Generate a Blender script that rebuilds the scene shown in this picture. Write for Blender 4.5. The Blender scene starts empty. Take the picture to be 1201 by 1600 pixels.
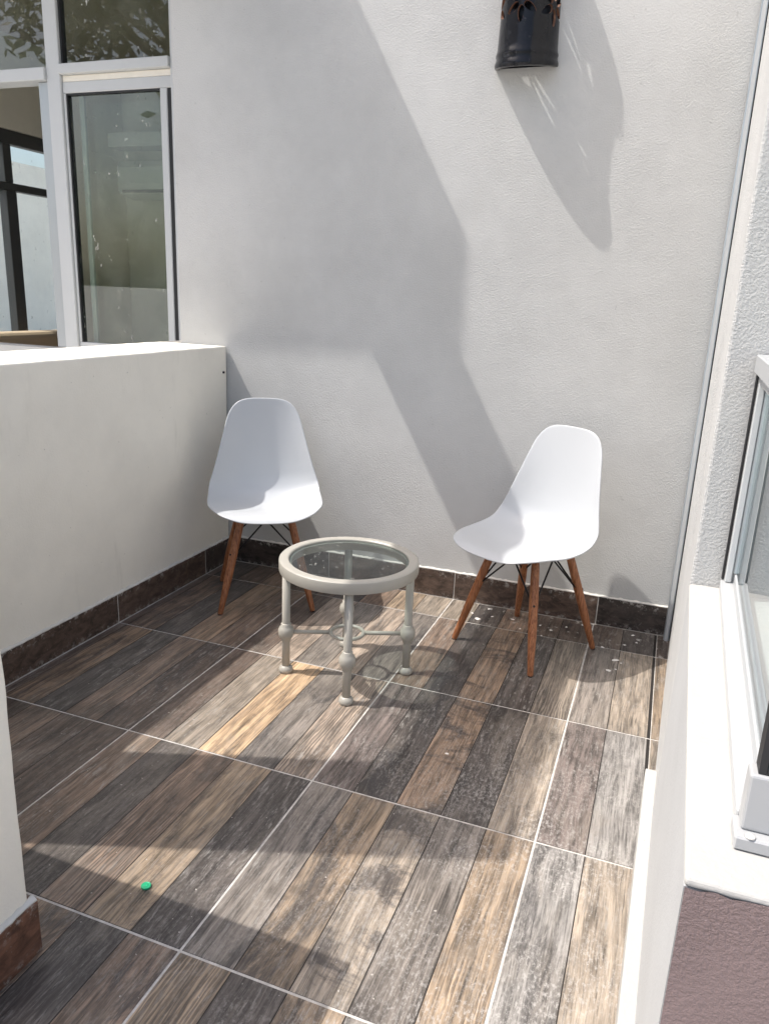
import bpy, bmesh, math, random
from mathutils import Vector, Matrix
random.seed(7)
PI = math.pi
scene = bpy.context.scene
col = scene.collection

# ---------------------------------------------------------------- camera, sky, sun, exposure
cam_d = bpy.data.cameras.new('camera'); cam = bpy.data.objects.new('camera', cam_d); col.objects.link(cam)
cam_d.sensor_fit = 'VERTICAL'; cam_d.sensor_height = 36.0; cam_d.lens = 1184.13 * 36 / 1600
cam_d.clip_start = 0.02; cam_d.clip_end = 2000
RIGHT, DOWN, FWD = ((0.93559, 0.3507, 0.041004), (0.133094, -0.242715, -0.960924), (-0.327044, 0.904488, -0.273758))
M = Matrix.Identity(4)
for r in range(3):
    M[r][0] = RIGHT[r]; M[r][1] = -DOWN[r]; M[r][2] = -FWD[r]
M.translation = Vector((0.7553, -2.2070, 1.2658))
cam.matrix_world = M
scene.camera = cam

SUN = Vector((-0.575, -0.212, 1.0)).normalized()          # towards the sun
world = bpy.data.worlds.new('World'); scene.world = world; world.use_nodes = True
wn = world.node_tree.nodes; wl = world.node_tree.links
sky = wn.new('ShaderNodeTexSky'); sky.sky_type = 'NISHITA'; sky.sun_disc = False
sky.sun_elevation = math.asin(SUN.z); sky.sun_rotation = math.atan2(SUN.x, SUN.y)
sky.air_density = 1.0; sky.dust_density = 4.6; sky.ozone_density = 1.0
wl.new(sky.outputs[0], wn['Background'].inputs['Color']); wn['Background'].inputs['Strength'].default_value = 0.15
sd = bpy.data.lights.new('sun', 'SUN'); sd.energy = 3.0; sd.angle = math.radians(0.55); sd.color = (1.0, 0.955, 0.90)
sun = bpy.data.objects.new('sun', sd); col.objects.link(sun)
sun.rotation_euler = (-SUN).to_track_quat('-Z', 'Y').to_euler(); sun.location = SUN * 12
scene.view_settings.view_transform = 'Standard'; scene.view_settings.look = 'None'
scene.view_settings.exposure = 0.63; scene.view_settings.gamma = 1.0
scene.view_settings.use_curve_mapping = False
scene.cycles.use_denoising = True
scene.cycles.max_bounces = 10; scene.cycles.diffuse_bounces = 6; scene.cycles.transparent_max_bounces = 16
scene.cycles.sample_clamp_indirect = 6

# ---------------------------------------------------------------- helpers
class MB:
    def __init__(s): s.v = []; s.f = []; s.sm = []
    def add(s, v, f, smooth=False):
        o = len(s.v); s.v += [tuple(p) for p in v]
        for q in f: s.f.append(tuple(i + o for i in q)); s.sm.append(smooth)
        return s
    def box(s, x0, x1, y0, y1, z0, z1):
        v = [(x0,y0,z0),(x1,y0,z0),(x1,y1,z0),(x0,y1,z0),(x0,y0,z1),(x1,y0,z1),(x1,y1,z1),(x0,y1,z1)]
        return s.add(v, [(0,3,2,1),(4,5,6,7),(0,1,5,4),(1,2,6,5),(2,3,7,6),(3,0,4,7)])
    def prism(s, poly, z0, z1):
        n = len(poly)
        v = [(x,y,z0) for x,y in poly] + [(x,y,z1) for x,y in poly]
        f = [tuple(reversed(range(n))), tuple(range(n, 2*n))] + [(i,(i+1)%n,n+(i+1)%n,n+i) for i in range(n)]
        return s.add(v, f)
    def tube(s, pts, rad, n=12, cap=True):
        pts = [Vector(p) for p in pts]; k = len(pts)
        if not hasattr(rad, '__len__'): rad = [rad]*k
        v = []; f = []; prev = None
        for i, p in enumerate(pts):
            t = (pts[min(i+1,k-1)] - pts[max(i-1,0)]).normalized()
            if prev is None:
                a = Vector((1,0,0)) if abs(t.x) < .8 else Vector((0,1,0))
                x = t.cross(a).normalized()
            else: x = (prev - t*prev.dot(t)).normalized()
            prev = x; y = t.cross(x)
            for j in range(n):
                a = 2*PI*j/n; v.append(p + (x*math.cos(a) + y*math.sin(a))*rad[i])
        for i in range(k-1):
            for j in range(n): f.append((i*n+j, i*n+(j+1)%n, (i+1)*n+(j+1)%n, (i+1)*n+j))
        s.add(v, f, True)
        if cap:
            o = len(s.v) - k*n
            s.f.append(tuple(o+j for j in reversed(range(n)))); s.sm.append(False)
            s.f.append(tuple(o+(k-1)*n+j for j in range(n))); s.sm.append(False)
        return s
    def lathe(s, prof, c=(0,0,0), n=32, closed=False):
        k = len(prof); v = []; f = []
        for r, z in prof:
            for j in range(n):
                a = 2*PI*j/n; v.append((c[0]+r*math.cos(a), c[1]+r*math.sin(a), c[2]+z))
        for i in range(k if closed else k-1):
            i2 = (i+1) % k
            for j in range(n): f.append((i*n+j, i*n+(j+1)%n, i2*n+(j+1)%n, i2*n+j))
        s.add(v, f, True)
        if not closed:
            o = len(s.v) - k*n
            s.f.append(tuple(o+j for j in reversed(range(n)))); s.sm.append(False)
            s.f.append(tuple(o+(k-1)*n+j for j in range(n))); s.sm.append(False)
        return s
    def mesh(s, name):
        me = bpy.data.meshes.new(name); me.from_pydata(s.v, [], s.f)
        me.polygons.foreach_set('use_smooth', s.sm); me.validate(); me.update()
        return me
    def build(s, name, mat, parent=None, bevel=0, seg=2):
        return link(name, s.mesh(name), mat, parent, bevel, seg)

def rough_box(x0, x1, y0, y1, z0, z1, step=.03, amp=.0016, seed=1):
    # a masonry block whose trowelled corners wander a little
    import mathutils.noise as mn
    bm = bmesh.new(); bmesh.ops.create_cube(bm, size=1)
    for v in bm.verts: v.co = Vector((x0+(v.co.x+.5)*(x1-x0), y0+(v.co.y+.5)*(y1-y0), z0+(v.co.z+.5)*(z1-z0)))
    bmesh.ops.bevel(bm, geom=list(bm.edges), offset=.009, segments=3, affect='EDGES', profile=.6)
    L = (x1-x0, y1-y0, z1-z0); ax = L.index(max(L)); lo = (x0,y0,z0)[ax]; n = int(L[ax]/step)
    for i in range(1, n):
        co = [0,0,0]; co[ax] = lo + L[ax]*i/n; no = [0,0,0]; no[ax] = 1
        bmesh.ops.bisect_plane(bm, geom=list(bm.verts)+list(bm.edges)+list(bm.faces), plane_co=co, plane_no=no)
    o = Vector((seed*7.3, seed*3.1, 0))
    for v in bm.verts:
        d = mn.noise_vector(v.co*14+o)*amp + mn.noise_vector(v.co*3.1+o)*amp*1.3; v.co += d
    me = bpy.data.meshes.new('block'); bm.to_mesh(me); bm.free()
    for p in me.polygons: p.use_smooth = True
    return me
def link(name, me, mat, parent=None, bevel=0, seg=2):
    o = bpy.data.objects.new(name, me); col.objects.link(o)
    if mat and not me.materials: me.materials.append(mat)
    if parent: o.parent = parent
    if bevel:
        b = o.modifiers.new('bevel', 'BEVEL'); b.width = bevel; b.segments = seg; b.limit_method = 'ANGLE'; b.angle_limit = math.radians(40)
        if seg > 1: b.harden_normals = False
    return o
def empty(name, loc=(0,0,0), rz=0):
    o = bpy.data.objects.new(name, None); col.objects.link(o); o.location = loc; o.rotation_euler[2] = rz
    o.empty_display_size = .1
    return o
def tag(o, label=None, cat=None, group=None, kind=None):
    if label: o['label'] = label
    if cat: o['category'] = cat
    if group: o['group'] = group
    if kind: o['kind'] = kind
    return o
def copy_tree(o, parent=None):
    c = o.copy(); col.objects.link(c); c.parent = parent
    for ch in o.children: copy_tree(ch, c)
    return c

# ---------------------------------------------------------------- materials
class NT:
    def __init__(s, name):
        s.m = bpy.data.materials.new(name); s.m.use_nodes = True
        s.n = s.m.node_tree.nodes; s.l = s.m.node_tree.links; s.b = s.n['Principled BSDF']
    def new(s, t, **kw):
        n = s.n.new(t)
        for k, v in kw.items(): setattr(n, k, v)
        return n
    def set(s, sock, v):
        if hasattr(v, 'is_output') or isinstance(v, bpy.types.NodeSocket): s.l.new(v, sock)
        else: sock.default_value = v
    def noise(s, vec, scale, detail=4, rough=.55, dist=0):
        n = s.new('ShaderNodeTexNoise'); s.set(n.inputs['Vector'], vec)
        n.inputs['Scale'].default_value = scale; n.inputs['Detail'].default_value = detail
        n.inputs['Roughness'].default_value = rough; n.inputs['Distortion'].default_value = dist
        return n.outputs['Fac']
    def ramp(s, fac, a, b, va=0., vb=1.):
        n = s.new('ShaderNodeMapRange'); n.interpolation_type = 'SMOOTHSTEP'
        s.set(n.inputs[0], fac); n.inputs[1].default_value = a; n.inputs[2].default_value = b
        s.set(n.inputs[3], va); s.set(n.inputs[4], vb)
        return n.outputs[0]
    def math(s, op, a, b=0.):
        n = s.new('ShaderNodeMath', operation=op); s.set(n.inputs[0], a); s.set(n.inputs[1], b); return n.outputs[0]
    def mix(s, fac, a, b, mode='MIX'):
        n = s.new('ShaderNodeMix', data_type='RGBA', blend_type=mode); n.clamp_factor = True
        s.set(n.inputs[0], fac)
        s.set(n.inputs[6], (*a, 1) if isinstance(a, tuple) and len(a) == 3 else a)
        s.set(n.inputs[7], (*b, 1) if isinstance(b, tuple) and len(b) == 3 else b)
        return n.outputs[2]
    def mapping(s, vec, scale=(1,1,1), loc=(0,0,0)):
        n = s.new('ShaderNodeMapping'); s.set(n.inputs['Vector'], vec); n.inputs['Scale'].default_value = scale
        n.inputs['Location'].default_value = loc; return n.outputs[0]
    def vadd(s, a, b):
        n = s.new('ShaderNodeVectorMath', operation='ADD'); s.set(n.inputs[0], a); s.set(n.inputs[1], b); return n.outputs[0]
    def bump(s, h, strength, dist, normal=None):
        n = s.new('ShaderNodeBump'); s.set(n.inputs['Height'], h); n.inputs['Strength'].default_value = strength
        n.inputs['Distance'].default_value = dist
        if normal: s.l.new(normal, n.inputs['Normal'])
        return n.outputs[0]
    def out(s, color, rough, normal=None, **kw):
        s.set(s.b.inputs['Base Color'], (*color, 1) if isinstance(color, tuple) and len(color) == 3 else color)
        s.set(s.b.inputs['Roughness'], rough)
        if normal: s.l.new(normal, s.b.inputs['Normal'])
        for k, v in kw.items(): s.set(s.b.inputs[k.replace('_', ' ')], v)
        return s.m
    def pos(s): return s.new('ShaderNodeNewGeometry').outputs['Position']
    def obj(s): return s.new('ShaderNodeTexCoord').outputs['Object']

def plaster(name, c, grain=1.0, rough=.9, scale=1.0, var=.05, stain=(.5,.47,.42), stain_amt=.12):
    t = NT(name); p = t.pos()
    g1 = t.noise(p, 130*scale, 3, .6); g2 = t.noise(p, 300*scale, 2, .5); w = t.noise(p, 3.2, 3, .5)
    h = t.math('ADD', t.math('MULTIPLY', t.ramp(g1, .32, .68), 1.0), t.math('MULTIPLY', g2, .35))
    patch = t.ramp(t.noise(p, 2.3, 3, .6), .3, .75, .35, 1.0)          # smoother where the roller was lifted
    h = t.math('MULTIPLY', h, patch)
    n = t.bump(h, .55*grain, .0022)
    n = t.bump(w, .25, .02, n)
    dark = tuple(x*(1-2*var) for x in c)
    cc = t.mix(t.ramp(t.noise(p, 1.7, 5, .65), .3, .7), dark, c)
    st = t.ramp(t.noise(t.mapping(p, (5, 5, 1.1)), 1.6, 6, .7), .58, .8, 0., stain_amt)
    cc = t.mix(st, cc, stain)
    fl = t.ramp(t.noise(p, 55, 2, .5), .74, .78, 0., .35*stain_amt/.12)
    cc = t.mix(fl, cc, tuple(x*.55 for x in c))
    return t.out(cc, rough, n)

M_WALL = plaster('plaster_grey_white', (.575,.577,.565), .85, scale=1.35, var=.07)
M_PARAPET = plaster('plaster_cream', (.90,.865,.775), .4, scale=1.2, stain=(.42,.40,.34), stain_amt=.2)
M_SIDE = plaster('plaster_white_coarse', (.55,.555,.55), 1.3, scale=1.5)
M_SILL = plaster('plaster_white_fine', (.46,.455,.435), .5, stain=(.6,.5,.38), stain_amt=.2)
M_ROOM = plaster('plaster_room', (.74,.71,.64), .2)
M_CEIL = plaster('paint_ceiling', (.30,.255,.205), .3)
M_BROWN = plaster('paint_mauve_brown', (.265,.195,.19), 1.9, .45, scale=1.6, var=.12, stain=(.25,.18,.18))
M_LOW = plaster('plaster_white_smooth', (.49,.50,.505), .45, scale=1.3)
M_CONC = plaster('concrete_ground', (.55,.53,.50), .6)

def simple(name, c, rough, metallic=0, bump=0, bscale=200, var=.0, vscale=8, **kw):
    t = NT(name); p = t.obj()
    cc = t.mix(t.noise(p, vscale, 4), tuple(max(0, x*(1-var)) for x in c), tuple(min(1, x*(1+var)) for x in c)) if var else c
    n = t.bump(t.noise(p, bscale, 3), bump, .001) if bump else None
    return t.out(cc, rough, n, Metallic=metallic, **kw)
M_PLASTIC = simple('white_moulded_plastic', (.52,.54,.56), .34, 0, .05, 500, .015, 12)
M_TABLE = simple('beige_powder_coat', (.40,.383,.338), .38, 0, .08, 350, .05, 30)
M_WIRE = simple('black_wire', (.012,.012,.014), .4, .3)
M_ALU = simple('white_aluminium', (.52,.54,.55), .35, .0, .03, 300, .03)
M_RAILW = simple('white_window_rail', (.42,.435,.445), .35, .0, .03, 300, .05)
M_RAIL = simple('dimmed_white_aluminium', (.40,.41,.415), .4, .0, .03, 300, .06)  # white aluminium, toned greyer to paint the weakly lit front of the window
M_ALUG = simple('grey_and_shaded_aluminium', (.42,.45,.47), .32, .6, .03, 300, .05)
M_SILV = simple('bare_aluminium', (.50,.56,.60), .28, .7, .02, 200, .05)
M_RUB_GAP = simple('black_gasket_and_gap', (.012,.013,.015), .5)
M_DARKF = simple('dark_grey_frame', (.05,.052,.055), .45)
M_CAP = simple('green_plastic', (.02,.36,.17), .35)
M_CHIP = simple('white_paint_chip', (.78,.76,.72), .8, 0, .3, 300, .1, 60)
M_AC = simple('white_appliance', (.62,.62,.60), .4)
M_BEIGE = simple('beige_upholstery', (.55,.42,.29), .8, 0, .3, 300, .08)
M_BARK = simple('bark', (.09,.07,.05), .9, 0, .8, 30, .3)
M_SCREW = simple('dark_screw', (.03,.025,.022), .45, .5)
M_CAULK = simple('white_caulk', (.62,.60,.56), .8, 0, .6, 90, .12, 20)

def wood_leg():
    t = NT('walnut_stained_beech'); p = t.obj()
    g = t.noise(t.mapping(p, (90, 90, 7)), 2.2, 6, .6, .4)
    c = t.mix(t.ramp(g, .3, .7), (.17,.055,.020), (.40,.165,.070))
    return t.out(c, .42, t.bump(g, .12, .001))
M_WOOD = wood_leg()

def glaze():
    t = NT('black_glazed_clay'); p = t.obj()
    n = t.bump(t.noise(p, 28, 3), .25, .006)
    c = t.mix(t.ramp(t.noise(p, 60, 4, .7), .62, .74), (.007,.0075,.010), (.045,.043,.05))
    return t.out(c, .2, n, Specular_IOR_Level=.32)
M_GLAZE = glaze()
M_CLAY = simple('raw_terracotta', (.16,.075,.045), .8, 0, .2, 100, .15)

def pane(name, tint, ior=1.5, dirt=.0):
    t = NT(name); t.n.remove(t.b)
    tr = t.new('ShaderNodeBsdfTransparent'); tr.inputs[0].default_value = (*tint, 1)
    gl = t.new('ShaderNodeBsdfGlossy'); gl.inputs['Roughness'].default_value = 0.01
    fr = t.new('ShaderNodeFresnel'); fr.inputs['IOR'].default_value = ior
    geo = t.new('ShaderNodeNewGeometry'); fac = t.math('MULTIPLY', fr.outputs[0], t.math('SUBTRACT', 1.0, geo.outputs['Backfacing']))
    mx = t.new('ShaderNodeMixShader'); t.l.new(fac, mx.inputs[0]); t.l.new(tr.outputs[0], mx.inputs[1]); t.l.new(gl.outputs[0], mx.inputs[2])
    last = mx.outputs[0]
    if dirt:
        df = t.new('ShaderNodeBsdfDiffuse'); df.inputs[0].default_value = (.6,.6,.56,1)
        p = t.obj()
        sp = t.ramp(t.noise(t.mapping(p, (1,1,.55)), 46, 3, .6), .655, .70, 0., .8)
        sp = t.math('MULTIPLY', sp, t.ramp(t.noise(p, 5, 3), .45, .65))
        haze = t.ramp(t.noise(p, 6, 4, .6), .35, .8, .0, .05)
        m2 = t.new('ShaderNodeMixShader'); t.l.new(t.math('MULTIPLY', t.math('ADD', sp, haze), dirt), m2.inputs[0]); t.l.new(last, m2.inputs[1]); t.l.new(df.outputs[0], m2.inputs[2]); last = m2.outputs[0]
    t.l.new(last, t.n['Material Output'].inputs[0]); return t.m
M_GLASS = pane('window_glass', (.82,.88,.83), 2.0, 1.0)
M_GLASS2 = pane('clear_window_glass', (.93,.965,.955), 1.5, .4)
M_TGLASS = pane('smoked_table_glass', (.77,.81,.80), 1.52, .8)

def plank_mat():
    t = NT('wood_print_porcelain')
    oi = t.new('ShaderNodeObjectInfo'); p0 = t.obj(); wp = t.pos()
    off = t.new('ShaderNodeVectorMath', operation='SCALE'); off.inputs[0].default_value = (37., 91., 0.); t.l.new(oi.outputs['Random'], off.inputs['Scale'])
    p = t.vadd(p0, off.outputs[0])
    def attr(n):
        a = t.new('ShaderNodeAttribute', attribute_type='OBJECT'); a.attribute_name = n; return a.outputs['Fac']
    base = oi.outputs['Color']
    warp = t.noise(t.mapping(p, (1, .25, 1)), 14, 3, .5)
    wv_ = t.new('ShaderNodeCombineXYZ'); t.l.new(t.math('MULTIPLY', t.math('SUBTRACT', warp, .5), .02), wv_.inputs[0])
    pw = t.vadd(p, wv_.outputs[0])
    fine = t.noise(t.mapping(pw, (1, .035, 1)), 330, 4, .6)
    pore = t.noise(t.mapping(pw, (1, .05, 1)), 190, 3, .5)
    mid = t.noise(t.mapping(pw, (1, .07, 1)), 60, 6, .65, .4)
    big = t.noise(t.mapping(p, (1, .28, 1)), 8.5, 6, .68, .5)
    wv = t.new('ShaderNodeTexWave', wave_type='BANDS', bands_direction='X'); t.set(wv.inputs['Vector'], t.mapping(pw, (1, .12, 1)))
    wv.inputs['Scale'].default_value = 34; wv.inputs['Distortion'].default_value = 11; wv.inputs['Detail'].default_value = 3
    wv.inputs['Detail Scale'].default_value = .9; wv.inputs['Detail Roughness'].default_value = .62
    figm = t.ramp(t.noise(t.mapping(p, (1, .4, 1)), 5.5, 3), .42, .6)
    fig = t.math('MULTIPLY', t.math('MULTIPLY', t.ramp(wv.outputs['Fac'], .25, .75), figm), attr('figure'))
    g = t.math('ADD', t.math('MULTIPLY', fine, .6), t.math('MULTIPLY', mid, 1.0))
    tone = t.ramp(g, .52, 1.08, .30, 1.75)
    vm = t.new('ShaderNodeVectorMath', operation='SCALE'); t.l.new(base, vm.inputs[0]); t.l.new(tone, vm.inputs['Scale'])
    c = vm.outputs[0]
    # slow drift between a pale and a smoky tone along each printed board
    pale = t.mix(.45, c, (.29,.25,.205)); smoky = t.mix(.62, c, (.055,.050,.047))
    c = t.mix(t.ramp(big, .52, .68, 0., .85), c, pale)
    c = t.mix(t.ramp(big, .47, .30, 0., .85), c, smoky)
    tl = t.noise(t.mapping(wp, (1, .6, 1)), 6.5, 6, .66, .5)            # the print also drifts across neighbouring boards
    c = t.mix(t.ramp(tl, .54, .70, 0., .55), c, pale)
    c = t.mix(t.ramp(tl, .46, .32, 0., .60), c, smoky)
    stain = t.ramp(t.noise(wp, 4.2, 7, .66, .8), .545, .66, 0., .72)     # blurred old stains over several boards
    c = t.mix(stain, c, t.mix(.4, (.040,.034,.030), c))
    c = t.mix(t.math('MULTIPLY', fig, .7), c, (.05,.042,.037))
    c = t.mix(t.ramp(pore, .60, .68, 0., .55), c, (.028,.024,.021))
    ch = t.noise(t.mapping(p, (1, .30, 1)), 7.5, 8, .74, .9)
    bandn = t.noise(t.mapping(p, (.45, 1.0, 1)), 8.5, 7, .7, .7)
    c = t.mix(t.math('MULTIPLY', t.ramp(ch, .48, .60), attr('charred')), c, t.mix(.18, (.034,.032,.034), c))
    c = t.mix(t.math('MULTIPLY', t.ramp(bandn, .47, .60), attr('banded')), c, t.mix(.2, (.034,.031,.033), c))
    # worn pale flecks of the print
    fk = t.noise(t.mapping(pw, (1, .16, 1)), 120, 6, .75, .3)
    fk = t.math('MULTIPLY', t.ramp(fk, .52, .64), t.ramp(t.noise(p, 6, 4, .6), .36, .58, .15, 1.))
    c = t.mix(t.math('MULTIPLY', fk, t.math('MULTIPLY', attr('worn'), .85)), c, (.33,.31,.285))
    # dried cement film trodden over the near right of the terrace, plus specks everywhere
    sx = t.new('ShaderNodeSeparateXYZ'); t.l.new(wp, sx.inputs[0])
    area = t.math('MULTIPLY', t.ramp(sx.outputs[0], -.15, .70), t.ramp(sx.outputs[1], .25, -.75))
    film = t.math('MULTIPLY', t.ramp(t.noise(t.mapping(wp, (1, .55, 1)), 140, 8, .82), .48, .62, 0., .55), t.ramp(t.noise(wp, 5.5, 5, .6), .36, .60, .12, 1.))
    c = t.mix(t.math('MULTIPLY', film, t.math('ADD', area, .20)), c, (.52,.50,.475))
    area2 = t.math('MULTIPLY', t.ramp(sx.outputs[0], -.05, .25), t.ramp(sx.outputs[1], .42, .74))
    splash = t.ramp(t.noise(wp, 24, 6, .7, .6), .60, .66, 0., .8)
    c = t.mix(t.math('MULTIPLY', splash, area2), c, (.55,.53,.50))
    dot = t.ramp(t.noise(wp, 90, 1, .4), .78, .80, 0., .8)
    c = t.mix(dot, c, (.50,.47,.43))
    r = t.ramp(big, .3, .8, .30, .5)
    h = t.math('ADD', t.math('MULTIPLY', fine, .6), t.math('MULTIPLY', mid, .8))
    return t.out(c, r, t.bump(h, .4, .0009))
M_PLANK = plank_mat()

def grout():
    t = NT('grout'); p = t.pos()
    c = t.mix(t.ramp(t.noise(p, 30, 5, .7), .3, .7), (.42,.40,.37), (.66,.63,.59))
    return t.out(c, .9, t.bump(t.noise(p, 400, 2), .3, .001))
M_GROUT = grout()
M_GROOVE = simple('printed_groove', (.018,.015,.013), .6)

def skirt_mat():
    t = NT('dark_wood_print_skirting'); oi = t.new('ShaderNodeObjectInfo'); p0 = t.obj()
    off = t.new('ShaderNodeVectorMath', operation='SCALE'); off.inputs[0].default_value = (17., 51., 9.); t.l.new(oi.outputs['Random'], off.inputs['Scale'])
    p = t.vadd(p0, off.outputs[0])
    g = t.noise(t.mapping(p, (.5, .5, 1.)), 38, 7, .7, .6)
    vv = t.new('ShaderNodeVectorMath', operation='SCALE'); t.l.new(oi.outputs['Color'], vv.inputs[0]); t.l.new(t.ramp(g, .30, .72, .38, 1.5), vv.inputs['Scale'])
    sx = t.new('ShaderNodeSeparateXYZ'); t.l.new(p0, sx.inputs[0])
    # paint and filler smeared down from the wall along the top edge and grout haze along the foot
    n = t.noise(p, 45, 6, .72)
    top = t.math('MULTIPLY', t.ramp(sx.outputs[2], .075, .122), t.ramp(n, .52, .64))
    bot = t.math('MULTIPLY', t.ramp(sx.outputs[2], .03, .0), t.ramp(n, .5, .62, 0., .7))
    c = t.mix(t.math('ADD', top, bot), vv.outputs[0], (.38,.36,.335))
    c = t.mix(t.ramp(t.noise(p, 120, 3, .6), .66, .72, 0., .4), c, (.35,.33,.30))
    return t.out(c, .42, t.bump(g, .3, .001))
M_SKIRT = skirt_mat()

# ---------------------------------------------------------------- setting: ground, floor
YB = .825; XL = -1.13
g = MB().add([(-400,-400,-.06),(400,-400,-.06),(400,400,-.06),(-400,400,-.06)], [(0,1,2,3)]).build('ground', M_CONC)
tag(g, kind='structure')

fl = MB().box(-1.20, 1.0, -3.2, .86, -.058, -.0007).build('floor', M_GROUT); tag(fl, kind='structure')
P = dict(k=(.058,.050,.045), d=(.086,.064,.051), b=(.145,.104,.077), w=(.180,.126,.086), t=(.205,.155,.108), o=(.33,.232,.145),
         e=(.205,.172,.137), g=(.142,.124,.108), s=(.175,.166,.156), p=(.265,.212,.168), v=(.108,.088,.079))
# each tile: five printed boards, left to right:  tone + optional marks  c charred  n banded  w worn  f figured
TILES = {
 (0,-1): ['vw','kcw','wn','kw','ew'],   (0,-2): ['gcw','tc','enw','gf','tf'],  (0,0): ['bw','kc','wn','kw','ef'], (0,1): ['ew','kc','bw','dw','dc'],
 (-1,-1): ['d','ew','o','gcw','pfw'],   (-1,-2): ['bw','k','bf','tc','kw'],    (-1,0): ['d','p','gw','pw','gc'],   (-1,1): ['d','kc','b','t','e'],
 (-2,-1): ['dw','wc','kw','bf','dcw'],  (-2,0): ['d','bc','k','w','bw'],       (-2,-2): ['wc','d','bf','dw','d'],  (-2,1): ['d','k','d','b','d'],
 (1,0): ['gw','ew','tw'],               (1,-1): ['vw','sw','gw'],              (1,-2): ['scw','ew','sw'],          (1,1): ['dw','kw','dw'],
 (-2,-3): ['d','vw','b','d','b'],       (-1,-3): ['dw','vcw','wc','kf','bc'],  (0,-3): ['tf','kf','tcw','gw','e'], (1,-3): ['sw','gcw','ew'],
 (-2,-4): ['d','b','w','d','b'],        (-1,-4): ['b','d','t','k','b'],        (0,-4): ['e','g','w','k','t'],      (1,-4): ['g','e','s'],
}
G = .0030                                                     # half a grout joint
pm = {}
def plank_mesh(w, l):
    key = (round(w,4), round(l,4))
    if key not in pm:
        b = .0007; x, y = w/2, l/2
        m = MB()
        m.add([(-x,-y,0),(x,-y,0),(x,y,0),(-x,y,0),(-x,-y,.0014),(x,-y,.0014),(x,y,.0014),(-x,y,.0014),
               (-x+b,-y+b,.002),(x-b,-y+b,.002),(x-b,y-b,.002),(-x+b,y-b,.002)],
              [(0,1,5,4),(1,2,6,5),(2,3,7,6),(3,0,4,7),(4,5,9,8),(5,6,10,9),(6,7,11,10),(7,4,8,11),(8,9,10,11)])
        me = m.mesh('plank'); me.materials.append(M_PLANK); pm[key] = me
    return pm[key]
for (i, j), spec in TILES.items():
    x0 = max(.6*i, XL + .0115) + G; x1 = min(.6*i + .6, .851) - G
    y0 = .6*j + G; y1 = min(.6*j + .6, YB - .0115) - G
    t = MB().box(x0, x1, y0, y1, -.008, .0001).build('tile', M_GROOVE, fl)
    for k in range(5):
        a = max(.6*i + .12*k + (.0012 if k else G), x0); b = min(.6*i + .12*(k+1) - (.0012 if k < 4 else G), x1)
        if b - a < .01: continue
        s = spec[min(k, len(spec)-1)] if i != -2 else spec[k]
        o = link('plank', plank_mesh(b - a, y1 - y0), None, t)
        o.location = ((a+b)/2, (y0+y1)/2, -.0010)
        c = P[s[0]]; f = random.uniform(.9, 1.12)
        f *= 1.36; o.color = (c[0]*f, c[1]*f, c[2]*f, 1)
        o['charred'] = .85 if 'c' in s[1:] else .12
        o['banded'] = .9 if 'n' in s[1:] else .0
        o['worn'] = .85 if 'w' in s[1:] else .4
        o['figure'] = .9 if 'f' in s[1:] else .15
# cut slivers beside the right wall
for y0, y1, tone in ((.6,.8135,'d'), (0,.6,'t'), (-.6,0,'e')):
    t = MB().box(.8505, .905, y0+G, y1-G, -.008, .0001).build('tile', M_GROOVE, fl)
    o = link('plank', plank_mesh(.0545, y1-y0-2*G), None, t); o.location = (.87775, (y0+y1)/2, -.001)
    o.color = (*P[tone], 1); o['charred'] = .3; o['banded'] = 0.; o['worn'] = .6; o['figure'] = 0.

def skirting(parent, tone, p0, p1, nrm, h=.120, th=.010, z0=.0015):
    """one skirting tile from p0 to p1 standing on the floor, face looking along nrm"""
    p0 = Vector((*p0, 0)); p1 = Vector((*p1, 0)); d = (p1-p0); L = d.length; d.normalize(); n = Vector((*nrm, 0))
    m = MB(); g = .0020; b = .0015
    def pt(a, q, z): v = d*a + n*q; return (v.x, v.y, z)
    V = [pt(a,q,z) for z in (0,h) for q in (0,th) for a in (g-L/2, L/2-g)]
    m.add(V, [(0,1,3,2),(4,6,7,5),(2,3,7,6),(0,2,6,4),(1,5,7,3),(0,4,5,1)])
    me = m.mesh('skirting_tile'); bm = bmesh.new(); bm.from_mesh(me); bmesh.ops.recalc_face_normals(bm, faces=bm.faces); bm.to_mesh(me); bm.free()
    o = link('skirting_tile', me, M_SKIRT, parent, .0015, 1); c = (p0+p1)/2; o.location = (c.x, c.y, z0)
    f = random.uniform(.85, 1.15); cc = P[tone]; o.color = (cc[0]*f*1.05, cc[1]*f*.95, cc[2]*f*.92, 1)
    return o
def caulk(parent, p0, p1, nrm, z=.1215, th=.0105, h=.007):
    """the ragged white filler bead along the top of a skirting"""
    p0 = Vector((*p0,0)); p1 = Vector((*p1,0)); n = Vector((*nrm,0)); L = (p1-p0).length; k = max(8, int(L/.012)); m = MB(); v = []
    for i in range(k+1):
        c = p0.lerp(p1, i/k); hh = h*random.uniform(.45,1.25); tt = th*random.uniform(.75,1.05)
        for q, z_ in ((-.002,0),(tt,0),(tt*.75,hh*.45),(.0012,hh),(-.002,hh)): w = c + n*q; v.append((w.x,w.y,z+z_))
    f = [(i*5+a, i*5+(a+1)%5, (i+1)*5+(a+1)%5, (i+1)*5+a) for i in range(k) for a in range(5)]
    m.add(v, f, True); me = m.mesh('caulk'); bm = bmesh.new(); bm.from_mesh(me); bmesh.ops.recalc_face_normals(bm, faces=bm.faces); bm.to_mesh(me); bm.free()
    return link('caulk_bead', me, M_CAULK, parent)

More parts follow.
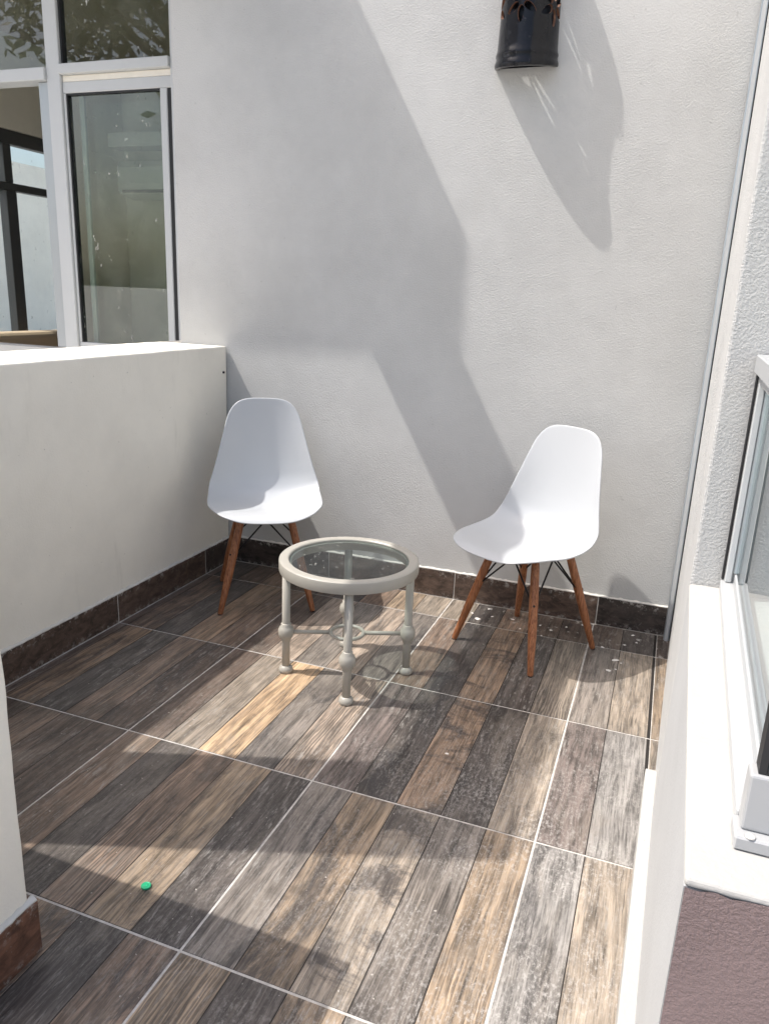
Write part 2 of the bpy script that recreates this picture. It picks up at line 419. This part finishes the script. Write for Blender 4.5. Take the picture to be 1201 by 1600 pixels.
# ---------------------------------------------------------------- the house: back wall, eave, window, room behind
house = empty('house', (0,0,0))
tag(house, 'grey white plastered house wall with large sliding window at its left', 'house')
XC = -1.378                                                    # wall corner at the window recess
MB().box(XC, 1.30, YB, YB+.20, -.05, 3.9).build('wall', M_WALL, house, .006)
MB().box(-3.9, XC, YB+.0, YB+.30, 2.82, 3.9).build('wall', M_WALL, house)
MB().box(-3.9, XC-.004, .99, 1.10, -.05, .93).build('wall', M_WALL, house)
MB().box(-4.1, -3.5, YB, 1.10, -.05, 2.815).build('wall', M_WALL, house)
MB().box(-4.3, -1.13, .42, YB-.002, 2.92, 3.38).build('eave', M_WALL, house, .006)
for y, t0 in (((-1.13,-.6),'k'), ((-.6,0.0),'d'), ((0.0,.606),'d'), ((.606,.882),'k')):
    skirting(house, t0, (y[0],YB), (y[1],YB), (0,-1))
MB().box(-1.118,.884,YB-.0085,YB-.0005,.0005,.1195).build('joint_filler', M_GROUT, house)
caulk(house, (-1.118,YB), (.884,YB), (0,-1))

# window: outer frame, mullion, transom, sashes, panes (recessed to y ~ 1.0)
win = empty('window', (0,0,0)); win.parent = house
def bar(name, mat, parent, *b, bevel=.003): return MB().box(*b).build(name, mat, parent, bevel, 1)
bar('frame_jamb', M_ALU, win, -1.500, -1.40, .985, 1.07, .93, 2.75)
bar('frame_head', M_ALU, win, -3.5, -1.40, .985, 1.07, 2.752, 2.82)
bar('mullion', M_ALU, win, -2.195, -2.1155, .985, 1.040, .93, 2.75)
bar('transom', M_ALU, win, -2.1145, -1.5005, .970, 1.07, 2.205, 2.248)
bar('transom', M_ALU, win, -3.5, -2.1955, .970, 1.07, 2.185, 2.240)
bar('transom_underside', M_PARAPET, win, -2.1145, -1.5005, 1.000, 1.07, 2.1765, 2.2045)
# fixed right sash
rs = win
bar('top_rail', M_ALU, rs, -2.1145, -1.5005, .997, 1.035, 2.128, 2.176)
bar('stile', M_ALU, rs, -1.568, -1.530, .997, 1.035, .975, 2.1275)
bar('stile', M_ALU, rs, -2.1145, -2.100, .997, 1.035, .975, 2.1275)
bar('gasket', M_RUB_GAP, rs, -1.5295, -1.5005, 1.003, 1.03, .935, 2.1275, bevel=0)
bar('gasket', M_RUB_GAP, rs, -2.0995, -2.092, 1.0, 1.03, .975, 2.1275, bevel=0)
bar('gasket', M_RUB_GAP, rs, -2.0915, -1.5685, 1.0, 1.03, 2.120, 2.1278, bevel=0)
bar('bottom_rail', M_ALU, rs, -2.1145, -1.5005, .997, 1.035, .931, .9745)
bar('pane', M_GLASS, rs, -2.0918, -1.5685, 1.014, 1.019, .976, 2.1195, bevel=0)
# sliding sash pushed behind it
ls = win
bar('stile', M_ALUG, ls, -2.262, -2.1955, 1.000, 1.035, .94, 2.184)  # white sash stile standing in shade; the shade is put into its grey colour
bar('stile', M_ALU, ls, -1.62, -1.575, 1.078, 1.10, .94, 2.184)
bar('stile', M_ALU, ls, -2.095, -2.070, 1.078, 1.10, .94, 2.184)
bar('pane', M_GLASS2, ls, -2.0695, -1.6205, 1.086, 1.091, .95, 2.18, bevel=0)
bar('upper_pane', M_GLASS, win, -2.1145, -1.5005, 1.014, 1.019, 2.2485, 2.751, bevel=0)
bar('upper_pane', M_GLASS, win, -3.45, -2.1955, 1.014, 1.019, 2.2405, 2.751, bevel=0)
bar('gasket', M_RUB_GAP, win, -2.1142, -2.104, 1.0, 1.03, 2.2485, 2.751, bevel=0)
# the room behind: parts of the house
room = empty('room'); room.parent = house
MB().box(-3.72, .6, 3.30, 3.40, -.05, 2.8).build('room_wall', M_ROOM, room)
MB().box(.5, .6, 1.03, 3.295, -.05, 2.8).build('room_wall', M_ROOM, room)
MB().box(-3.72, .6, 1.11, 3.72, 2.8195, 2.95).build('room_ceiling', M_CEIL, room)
MB().box(-3.72, .6, 1.105, 3.72, -.055, .0).build('room_floor', M_CONC, room)
MB().box(-3.72, -3.6, 1.11, 3.295, .001, .50).build('room_wall', M_ROOM, room)
MB().box(-3.72, -3.6, 1.11, 3.295, 2.24, 2.819).build('room_wall', M_ROOM, room)
MB().box(-3.72, -3.6, 1.11, 1.40, .501, 2.239).build('room_wall', M_ROOM, room)
MB().box(-3.72, -3.6, 2.60, 3.295, .501, 2.239).build('room_wall', M_ROOM, room)
MB().box(-3.59, .3, 3.10, 3.295, 2.30, 2.40).build('room_shelf', M_AC, room)
rw = empty('room_window'); rw.parent = house
bar('frame_bar', M_DARKF, rw, -3.69, -3.62, 1.40, 2.60, 2.15, 2.238)
bar('frame_bar', M_DARKF, rw, -3.69, -3.62, 1.40, 2.60, 1.855, 1.905)
bar('frame_bar', M_DARKF, rw, -3.69, -3.62, 2.08, 2.17, .505, 1.854)
bar('frame_bar', M_DARKF, rw, -3.69, -3.62, 2.08, 2.15, 1.906, 2.149)
bar('frame_bar', M_DARKF, rw, -3.69, -3.62, 2.55, 2.60, .551, 1.854)
bar('frame_bar', M_DARKF, rw, -3.69, -3.62, 1.40, 2.60, .501, .55)
bar('pane', M_GLASS2, rw, -3.66, -3.655, 1.41, 2.59, .551, 1.854, bevel=0)
bar('pane', M_GLASS2, rw, -3.66, -3.655, 1.41, 2.59, 1.906, 2.149, bevel=0)

ac = empty('air_conditioner', (-3.06, 3.29, 1.93)); tag(ac, 'white split air conditioner on the dim room wall behind the glass', 'air conditioner')
m = MB(); prof = [(0,0),(-.20,.03),(-.21,.10),(-.205,.22),(-.17,.27),(0,.27)]
m.add([(x,y,z) for x in (-.45,.45) for y,z in prof], [tuple(range(6)), tuple(range(11,5,-1))] + [(i,6+i,6+(i+1)%6,(i+1)%6) for i in range(6)])
m.build('body', M_AC, ac, .012); MB().box(-.40,.40,-.214,-.19,.035,.055).build('louvre', M_DARKF, ac)
so = empty('armchair', (-3.18, 2.02, .0)); tag(so, 'beige padded seat in the room below the dark framed window', 'armchair')
MB().box(-.36,.36,-.38,.36,.10,.42).build('seat', M_BEIGE, so, .04, 3)
MB().box(-.36,-.20,-.38,.36,.421,.93).build('backrest', M_BEIGE, so, .04, 3)
for y in (-.40,.30): MB().box(-.199,.36,y,y+.10,.421,.62).build('armrest', M_BEIGE, so, .03, 3)
for x in (-.3,.3):
    for y in (-.3,.3): MB().tube([(x,y,0),(x,y,.1)], .02).build('leg', M_WOOD, so)

# ---------------------------------------------------------------- left parapet and near parapet
lp = empty('low_wall', (-1.31, 0, 0)); tag(lp, 'cream plastered parapet along the left side below the window', 'wall')
o = link('wall_body', rough_box(-.18, .18, -3.0, YB-.006, -.05, 1.02), M_PARAPET, lp)
o2 = MB().box(-.18, -.072, YB-.0028, .984, -.05, 1.018).build('wall_body', M_PARAPET, lp, .004)
for a, b, t0 in ((.6,YB-.011,'k'), (0,.6,'d'), (-.6,0,'d'), (-1.2,-.6,'b')):
    skirting(lp, t0, (.18,a), (.18,b), (1,0), .114)
MB().box(.1805,.1885,-1.2,YB-.012,.0005,.113).build('joint_filler', M_GROUT, lp)
caulk(lp, (.18,-1.2), (.18,YB-.012), (1,0), .1155, h=.008)
pl = MB().lathe([(.0055,0),(.0055,.006),(.003,.0075)], n=12).build('wall_plug', M_RUB_GAP, lp); pl.location = (.179,.79,.905); pl.rotation_euler = (0, PI/2, 0)

np_ = empty('low_wall', (-.76, -1.41, 0)); tag(np_, 'end of cream parapet with brown skirting in the near left corner', 'wall')
link('wall_body', rough_box(-.365, .50, -.10, .10, -.05, 1.02, seed=2), M_PARAPET, np_)
skirting(np_, 'w', (.5,-.10), (.5,.112), (1,0), .118, .012).color = (.15,.072,.045,1)
caulk(np_, (.5,-.10), (.5,.108), (1,0), .1195, .0125, .007)
skirting(np_, 'd', (-.35,.10), (.499,.10), (0,1), .118, .011)

pil = empty('pillar', (-1.23, -1.15, 1.021)); tag(pil, 'white plastered post and beam standing on the left parapet', 'pillar')
MB().box(-.10,.10,-.165,1.972,1.583,1.895).build('beam', M_WALL, pil); MB().box(-.10,.10,-.165,1.568,1.8955,1.919).build('beam_cap', M_WALL, pil)
MB().box(-.10,.10,-.165,.165,0,1.58).build('post', M_WALL, pil)

# ---------------------------------------------------------------- right wall with its corner glazing
SZ = .69
A = (.858,-.51); N_ = (.8415,-1.465); W0 = (.897, YB-.002)
sw = empty('side_wall', (0,0,0)); tag(sw, 'white plastered wall on the right with deep sill under the corner window', 'wall')
MB().prism([A, (1.30,A[1]+.012), (1.30,YB-.002), W0], -.05, 3.6).build('wall_body', M_SIDE, sw, .006)
MB().prism([N_, (1.02,N_[1]+.001), (1.02,A[1]+.004), (A[0],A[1]-.002)], -.05, SZ-.012).build('low_wall_body', M_LOW, sw)
MB().prism([(N_[0]-.0005,N_[1]-.0025), (1.30,N_[1]-.001), (1.30,-1.34), (.962,-1.34), (.978,A[1]+.003), (A[0]-.001,A[1]-.002)], SZ-.0118, SZ).build('sill', M_SILL, sw, .005, 3)
MB().box(1.021,1.30,-1.463,-1.36,-.05,SZ-.0122).build('low_wall_body', M_LOW, sw)
MB().box(1.0205,3.2,-1.359,A[1],-.05,.002).build('inner_floor', M_DARKF, sw); MB().box(3.2,3.3,-1.36,A[1],-.05,2.6).build('inner_wall', M_ROOM, sw)  # floor coloured near black to paint the dim interior behind the glass
# mauve painted end of the low wall, its edge cut in by brush
m = MB(); k = 60; v = []
for i in range(k+1):
    x = N_[0] + .001 + (1.29-N_[0])*i/k; v += [(x, N_[1]-.004+.003*i/k, -.04), (x, N_[1]-.004+.003*i/k, SZ-.0085+random.uniform(-.003,.003))]
m.add(v, [(2*i,2*i+2,2*i+3,2*i+1) for i in range(k)]); m.build('painted_end', M_BROWN, sw)
# skirting board and the metal channel in the corner
MB().prism([(.836,-.30),(.868,-.30),(.846,-1.46),(.812,-1.46)], .001, .085).build('skirting_board', M_SILL, sw, .003)
ch = MB().box(.872,.8925,.770,.8135,.001,3.5).build('corner_channel', M_SILV, sw, .002, 1)
MB().box(.893,.9015,.775,.812,.001,3.5).build('channel_gap_shade', M_RUB_GAP, sw)  # black strip painting the shade in the gap between channel and wall
MB().box(.876,.888,.7665,.7695,.001,3.5).build('channel_lip', M_ALU, ch)

cw = empty('corner_window', (0,0,0)); cw.parent = sw
fx = lambda y: .917 + (y+.49)*.0251                           # the glazing line drifts a little towards the camera
def ybar(name, mat, x0, x1, y0, y1, z0, z1, par=cw):
    return MB().prism([(fx(y0)+x0,y0),(fx(y0)+x1,y0),(fx(y1)+x1,y1),(fx(y1)+x0,y1)], z0, z1).build(name, mat, par, .002, 1)
ybar('bottom_rail', M_RAILW, .000, .052, -1.355, -.520, SZ+.001, SZ+.022)
ybar('track', M_RAILW, .024, .030, -1.34, -.540, SZ+.0225, SZ+.045)
ybar('track', M_SILV, .036, .041, -1.34, -.540, SZ+.0225, SZ+.038)
ybar('jamb', M_RUB_GAP, .001, .006, -.525, -.514, SZ+.023, 1.149)  # black strip painting the dark gap beside the jamb profiles
ybar('jamb', M_ALU, .007, .020, -.538, -.514, SZ+.023, 1.149)
ybar('jamb', M_SILV, .021, .034, -.545, -.514, SZ+.046, 1.149)
ybar('jamb', M_ALUG, .035, .050, -.540, -.514, SZ+.046, 1.149)
ybar('transom', M_RAILW, -.004, .056, -1.355, -.514, 1.150, 1.185)
ybar('transom_bead', M_RAILW, .008, .040, -1.345, -.520, 1.128, 1.1495)
ybar('pane', M_GLASS2, .0265, .0305, -1.335, -.545, SZ+.046, 1.1275)
ybar('upper_pane', M_GLASS2, .0265, .0305, -1.335, -.520, 1.1855, 2.4)
x0 = fx(-1.365)
MB().box(x0+.002, 1.29, -1.385, -1.357, SZ+.018, SZ+.088).build('front_rail', M_RAIL, cw, .003)
MB().box(x0-.004, 1.29, -1.400, -1.357, SZ+.001, SZ+.0175).build('front_rail_lip', M_RAIL, cw, .002, 1)
MB().box(x0+.010, x0+.018, -1.380, -1.357, SZ+.0885, 2.4).build('gasket', M_RUB_GAP, cw)
MB().box(x0+.0185, 1.29, -1.380, -1.357, SZ+.0885, SZ+.0965).build('gasket', M_RUB_GAP, cw)
MB().box(x0+.0185, 1.29, -1.371, -1.366, SZ+.097, 2.4).build('front_pane', M_GLASS, cw)
fb = MB(); bm_pts = [(x0+.004,-1.366),(x0+.016,-1.372),(x0+.024,-1.366),(x0+.014,-1.360)]
MB().lathe([(.006,0),(.005,.0015),(.002,.0022)], n=10).build('sealant_blob', M_CAULK, cw).location = (x0+.012,-1.395,SZ+.018)

# ---------------------------------------------------------------- things: wall lamp
def wall_lamp():
    R, D, zb, zt, cx = .108, .121, 2.072, 2.47, .128
    prof = [(0.0,1.03),(.005,1.05),(.012,1.05),(.020,1.02),(.028,1.005),(.034,1.025),(.040,1.025),(.046,1.0),(.06,.985)]
    prof += [(z, .985-.03*math.sin(PI*(z-.06)/.30)) for z in [.06+.27*i/14 for i in range(1,15)]]
    prof += [(.345,.99),(.352,1.03),(.36,1.04),(.368,1.0),(.38,1.02),(.392,1.03)]
    n = 72; th = .009
    def ring(k, z, off): return [(cx - (R*k-off)*math.cos(PI*j/n), YB - .001 - max(0,(D*k-off))*math.sin(PI*j/n), zb+z-.020*math.sin(PI*j/n)*max(0,1-z/.08)) for j in range(n+1)]
    v = []
    for z, k in prof: v += ring(k, z, 0)
    for z, k in prof: v += ring(min(k, .985), z, th)
    m = len(prof); f = []; w = n+1; o = m*w
    for i in range(m-1):
        for j in range(n):
            f.append((i*w+j, i*w+j+1, (i+1)*w+j+1, (i+1)*w+j)); f.append((o+i*w+j, o+(i+1)*w+j, o+(i+1)*w+j+1, o+i*w+j+1))
        for j, fl_ in ((0,0),(n,1)):
            q = (i*w+j, (i+1)*w+j, o+(i+1)*w+j, o+i*w+j); f.append(q if not fl_ else q[::-1])
    for j in range(n):
        f.append((j, o+j, o+j+1, j+1)); a = (m-1)*w; f.append((a+j, a+j+1, o+a+j+1, o+a+j))
    me = bpy.data.meshes.new('lamp_shade'); me.from_pydata(v, [], f); me.validate()
    bm = bmesh.new(); bm.from_mesh(me); bmesh.ops.remove_doubles(bm, verts=bm.verts, dist=1e-5); bmesh.ops.recalc_face_normals(bm, faces=bm.faces); bm.to_mesh(me); bm.free()
    root = empty('wall_lamp', (0,0,0)); tag(root, 'black glazed half round clay lamp with petal cutouts high on the wall', 'lamp')
    ob = link('lamp_shade', me, M_GLAZE, root)
    me.materials.append(M_CLAY)
    # petals: prisms pushed radially through the shell
    cut = MB()
    for fa, fz in ((84, .180), (16, .176), (152, .176)):
        for kk in range(6):
            pa = kk*PI/3 + PI/2
            r0, r1, hw = .012, .066, .0125
            loop = []
            for q in range(14):
                u = 2*PI*q/14; lx = (r0+r1)/2 + (r1-r0)/2*math.cos(u); ly = hw*math.sin(u)*(1-.25*math.cos(u))
                loop.append((lx*math.cos(pa)-ly*math.sin(pa), lx*math.sin(pa)+ly*math.cos(pa)))
            vv = []
            for s in (.70, 1.25):
                for (tx, tz) in loop:
                    a = math.radians(fa) + tx/.115
                    vv.append((cx - R*s*math.cos(a), YB - D*s*math.sin(a), zb+fz+tz))
            cut.add(vv, [tuple(range(14)), tuple(range(27,13,-1))] + [(i,14+i,14+(i+1)%14,(i+1)%14) for i in range(14)])
    cme = cut.mesh('cutter'); bm = bmesh.new(); bm.from_mesh(cme); bmesh.ops.recalc_face_normals(bm, faces=bm.faces); bm.to_mesh(cme); bm.free()
    cme.materials.append(M_CLAY)
    co = bpy.data.objects.new('cutter', cme); col.objects.link(co)
    md = ob.modifiers.new('b', 'BOOLEAN'); md.operation = 'DIFFERENCE'; md.object = co; md.solver = 'EXACT'; md.use_self = True
    try: md.material_mode = 'TRANSFER'
    except Exception: pass
    dg = bpy.context.evaluated_depsgraph_get(); new = bpy.data.meshes.new_from_object(ob.evaluated_get(dg))
    ob.modifiers.clear(); ob.data = new; bpy.data.objects.remove(co)
    mats = [mm.name for mm in new.materials if mm]
    for p_ in new.polygons: p_.use_smooth = True
    md = ob.modifiers.new('e', 'EDGE_SPLIT'); md.split_angle = math.radians(35)
    MB().box(cx-R*.93, cx+R*.93, YB-.006, YB-.001, zb+.004, zt-.004).build('back_plate', M_GLAZE, root)
    # bulb holder inside
    MB().tube([(cx,YB-.004,2.30),(cx,YB-.05,2.30)], .016, 12).build('bulb_holder', M_RUB_GAP, root)
    return root
wall_lamp()

# ---------------------------------------------------------------- things: side table
tb = empty('side_table', (-.160, .0, 0), math.radians(23.4))
tag(tb, 'round beige metal side table with glass top between the two white chairs', 'table')
MB().lathe([(.200,.382),(.227,.382),(.2315,.384),(.2330,.388),(.2330,.4165),(.2318,.4205),(.2285,.4230),(.2245,.4240),(.208,.4240),(.203,.4232),(.200,.4205),(.199,.416),(.199,.4125),(.192,.412),(.192,.406),(.199,.405)], n=96, closed=True).build('rim', M_TABLE, tb).modifiers.new('e','EDGE_SPLIT').split_angle = math.radians(28)
MB().lathe([(.1985,.4128),(.1985,.4182)], n=96).build('glass_top', M_TGLASS, tb)
for k in range(4):
    a = k*PI/2; x, y = .208*math.cos(a), .208*math.sin(a)
    leg = MB().lathe([(.0138,.012),(.0138,.145),(.0138,.383)], (x,y,0), 20).build('leg', M_TABLE, tb)
    MB().lathe([(.0145,.118),(.0172,.120),(.0172,.127),(.0235,.134),(.0268,.145),(.0268,.158),(.0235,.168),(.0172,.175),(.0172,.182),(.0145,.184)], (x,y,0), 24).build('knuckle', M_TABLE, leg)
    MB().lathe([(.0190,.0),(.0235,.004),(.0243,.011),(.0222,.019),(.0170,.024),(.0145,.026)], (x,y,0), 24).build('foot', M_TABLE, leg)
    MB().tube([(.058*math.cos(a),.058*math.sin(a),.151),(.187*math.cos(a),.187*math.sin(a),.151)], .0072, 12).build('stretcher', M_TABLE, tb)
m = MB(); v = []; f = []
for i in range(48):
    for j in range(10):
        a = 2*PI*i/48; b = 2*PI*j/10; r = .056 + .0068*math.cos(b); v.append((r*math.cos(a), r*math.sin(a), .151+.0068*math.sin(b)))
        f.append((i*10+j, ((i+1)%48)*10+j, ((i+1)%48)*10+(j+1)%10, i*10+(j+1)%10))
m.add(v, f, True).build('stretcher_ring', M_TABLE, tb)

# ---------------------------------------------------------------- things: shell chairs
def cr(pts, t):
    """Catmull-Rom through pts, t in 0..1 by index"""
    n = len(pts)-1; x = max(0, min(t*n, n-1e-6)); i = int(x); u = x-i
    p = [pts[max(0,min(n,i+k))] for k in (-1,0,1,2)]
    def c(a,b,cc,d): return .5*((2*b)+(-a+cc)*u+(2*a-5*b+4*cc-d)*u*u+(-a+3*b-3*cc+d)*u**3)
    return tuple(c(*q) for q in zip(*p)) if isinstance(p[0], tuple) else c(*p)
# centre line (y,z) front lip -> seat -> back top ; half width ; rim lift of the sides (dy,dz)
PROF = [(-.286,.410),(-.256,.427),(-.180,.424),(-.100,.410),(-.020,.401),(.050,.405),(.101,.434),(.129,.482),(.143,.545),(.153,.615),(.162,.690),(.170,.762),(.177,.830)]
WID  = [.205,.216,.226,.2325,.2335,.231,.227,.217,.203,.187,.169,.150,.131]
LIFT = [(0,.002),(0,.006),(0,.015),(-.002,.026),(-.006,.040),(-.018,.052),(-.036,.052),(-.050,.036),(-.052,.018),(-.046,.006),(-.034,0),(-.020,0),(-.008,0)]
def shell_mesh():
    NS, NT_ = 32, 84; v = []; f = []; idx = {}
    for a in range(NS+1):
        for b in range(NT_+1):
            s = -1 + 2*a/NS; t = -1 + 2*b/NT_
            ss, ty = s, t
            for t0, sg, n in ((.76, 1, 2.9), (.30, -1, 2.5)):        # round the two ends of the sheet
                w_ = (sg*t - t0)/(1-t0)
                if w_ > 0:
                    a_ = abs(s); k = max(a_, w_)/((a_**n + w_**n)**(1/n)); ss = s*k; ty = sg*(t0 + w_*k*(1-t0))
            tt = (ty+1)/2
            y, z = cr(PROF, tt); w = cr(WID, tt); dy, dz = cr(LIFT, tt)
            q = abs(ss)**2.6
            v.append((ss*w, y + dy*q, z + dz*q))
    for a in range(NS):
        for b in range(NT_):
            i = a*(NT_+1)+b; f.append((i, i+1, i+NT_+2, i+NT_+1))
    return MB().add(v, f, True).mesh('seat_shell')
def make_chair():
    root = empty('dining_chair', (0,0,0))
    sh = link('seat_shell', shell_mesh(), M_PLASTIC, root)
    so_ = sh.modifiers.new('s', 'SOLIDIFY'); so_.thickness = .0062; so_.offset = 0
    bv = sh.modifiers.new('bv', 'BEVEL'); bv.width = .0024; bv.segments = 2; bv.limit_method = 'ANGLE'; bv.angle_limit = math.radians(50)
    F = .187; T = .095; TZ = .395
    tops = {}; feet = {}
    for sx in (-1,1):
        for sy in (-1,1):
            top = Vector((sx*T, sy*T - .005, TZ)); foot = Vector((sx*F, sy*F, .002)); tops[sx,sy] = top; feet[sx,sy] = foot
            d = foot-top
            leg = MB().tube([top+d*u for u in (0,.08,.35,.62,.9,.985,1)], [.0125,.0150,.0165,.0160,.0118,.0108,.0085], 16).build('leg', M_WOOD, root)
            p = top + d*.40; out = Vector((sx, sy, .35)).normalized()
            MB().tube([p+out*.010, p+out*.0178], .0042, 10).build('screw', M_SCREW, leg)
            p = foot; MB().tube([foot+Vector((0,0,-.0015)), foot+Vector((0,0,.003))], .0088, 12).build('glide', M_RUB_GAP, leg)
    at = lambda k, u: tops[k].lerp(feet[k], u)
    for a, b in (((-1,-1),(1,-1)), ((1,-1),(1,1)), ((1,1),(-1,1)), ((-1,1),(-1,-1))):
        for p, q in ((a,b),(b,a)):
            s = tops[p]*.62 + tops[q]*.38; s.z = TZ + .004
            e = at(q, .42)
            MB().tube([s, e], .0034, 8).build('brace', M_WIRE, root)
    m = MB()
    for a, b in (((-1,-1),(1,-1)), ((1,-1),(1,1)), ((1,1),(-1,1)), ((-1,1),(-1,-1))):
        m.tube([tops[a]+Vector((0,0,.003)), tops[b]+Vector((0,0,.003))], .0045, 8)
    m.build('mount_frame', M_WIRE, root)
    for k in tops:
        MB().lathe([(.016,-.006),(.016,.012)], tuple(tops[k]), 14).build('mount_pad', M_WIRE, root)
    return root
ch1 = make_chair(); ch2 = copy_tree(ch1)
ch1.location = (-.749,.488,0); ch1.rotation_euler[2] = math.radians(31)
ch2.location = (.366,.497,0); ch2.rotation_euler[2] = math.radians(-29)
tag(ch1, 'white plastic shell chair with wooden legs in the corner beside the left parapet', 'chair', 'white shell chairs')
tag(ch2, 'white plastic shell chair with wooden legs on the right beneath the wall lamp', 'chair', 'white shell chairs')

# ---------------------------------------------------------------- small things on the floor
cap = empty('bottle_cap', (-.166,-1.088,.0012)); tag(cap, 'small flat green plastic cap lying on the floor tiles', 'bottle cap')
MB().lathe([(.0098,0),(.0108,.001),(.0108,.0042),(.0100,.0052),(.0086,.0052),(.0080,.0045)], n=28).build('disc', M_CAP, cap)
MB().lathe([(.0052,.0045),(.0050,.0052),(.0042,.0055)], n=20).build('boss', M_CAP, cap)
def chip(x, y, r, asp=1.0):
    n = random.randint(6,9); a0 = random.uniform(0,6.28)
    pts = [(r*random.uniform(.55,1.1)*math.cos(2*PI*i/n+a0), r*asp*random.uniform(.55,1.1)*math.sin(2*PI*i/n+a0)) for i in range(n)]
    h = random.uniform(.0008,.0022)
    v = [(px,py,0) for px,py in pts] + [(px*.72,py*.72,h) for px,py in pts]
    m = MB().add(v, [tuple(reversed(range(n))), tuple(range(n,2*n))] + [(i,(i+1)%n,n+(i+1)%n,n+i) for i in range(n)])
    o = m.build('paint_chip', M_CHIP); o.location = (x,y,.0011); o.rotation_euler[2] = random.uniform(-.6,.6)
    tag(o, 'tiny white chip of dried paint on the floor by the right chair', 'paint chip', 'paint chips on the floor by the right chair')
for x, y, r, a in ((.068,.79,.012,.6),(.148,.652,.016,.7),(.175,.775,.014,.5),(.283,.71,.009,.8),(.446,.671,.008,.8),(.562,.78,.012,.6),(.708,.505,.017,.6),
                   (.692,.41,.013,.8),(.758,.767,.010,.7),(.732,.659,.007,.8),(.36,.735,.007,.8),(.40,.70,.006,.9),(.33,.63,.006,.9),(.42,.60,.005,.9),(.50,.73,.006,.9),
                   (.655,.60,.011,.5),(.73,.49,.005,.9),(.716,.43,.005,.9),(.115,.70,.010,.5),(.20,.70,.008,.6),(.30,-.33,.007,.7),(.775,.70,.005,.8)):
    chip(x, y, r, a)

# ---------------------------------------------------------------- around the terrace: seen in the glass and through the room
def leaf_mat():
    t = NT('leaf'); oi = t.new('ShaderNodeNewGeometry')
    c = t.mix(oi.outputs['Random Per Island'], (.03,.045,.018), (.07,.095,.03))
    return t.out(c, .5)
M_LEAF = leaf_mat()
def tree(loc, h, r, n, label):
    root = empty('tree', loc); tag(root, label, 'tree', 'trees beyond the terrace')
    rnd = random.Random(int(loc[0]*100)); m = MB(); m.tube([(0,0,0),(.05,.03,h*.3),(-.04,.06,h*.55),(.05,0,h*.8)], [.16,.13,.09,.03], 10)
    tips = []
    for i in range(16):
        z = h*rnd.uniform(.52,.78); a = rnd.uniform(0,2*PI); L = r*rnd.uniform(.5,.95); e = Vector((math.cos(a)*L, math.sin(a)*L, z+h*rnd.uniform(.05,.25)))
        m.tube([(0,0,z), tuple(e*.5+Vector((0,0,z*.5+.1))), tuple(e)], [.05,.035,.012], 6); tips.append(e)
    m.build('trunk', M_BARK, root)
    v = []; f = []
    for i in range(n):
        c = tips[rnd.randrange(len(tips))] + Vector((rnd.gauss(0,.36),rnd.gauss(0,.36),rnd.gauss(0,.28)))*r*.62
        s = rnd.uniform(.07,.15); d = Vector((rnd.gauss(0,1),rnd.gauss(0,1),rnd.gauss(-.4,.6))).normalized(); x = d.cross(Vector((rnd.random(),rnd.random(),rnd.random()))).normalized()
        o = len(v); v += [c, c+d*s+x*s*.38, c+d*s*2, c+d*s-x*s*.38]; f.append((o,o+1,o+2,o+3))
    MB().add(v, f).build('crown', M_LEAF, root)
tree((-7.6,-7.6,-.06), 7.6, 2.3, 9000, 'leafy tree beyond the terrace, mirrored in the left window panes')
nb = MB().box(-9.2,-9.0,-2.5,14,-.05,3.0).build('boundary_wall', M_PARAPET); tag(nb, 'pale boundary wall seen through the dark framed room window', 'wall')
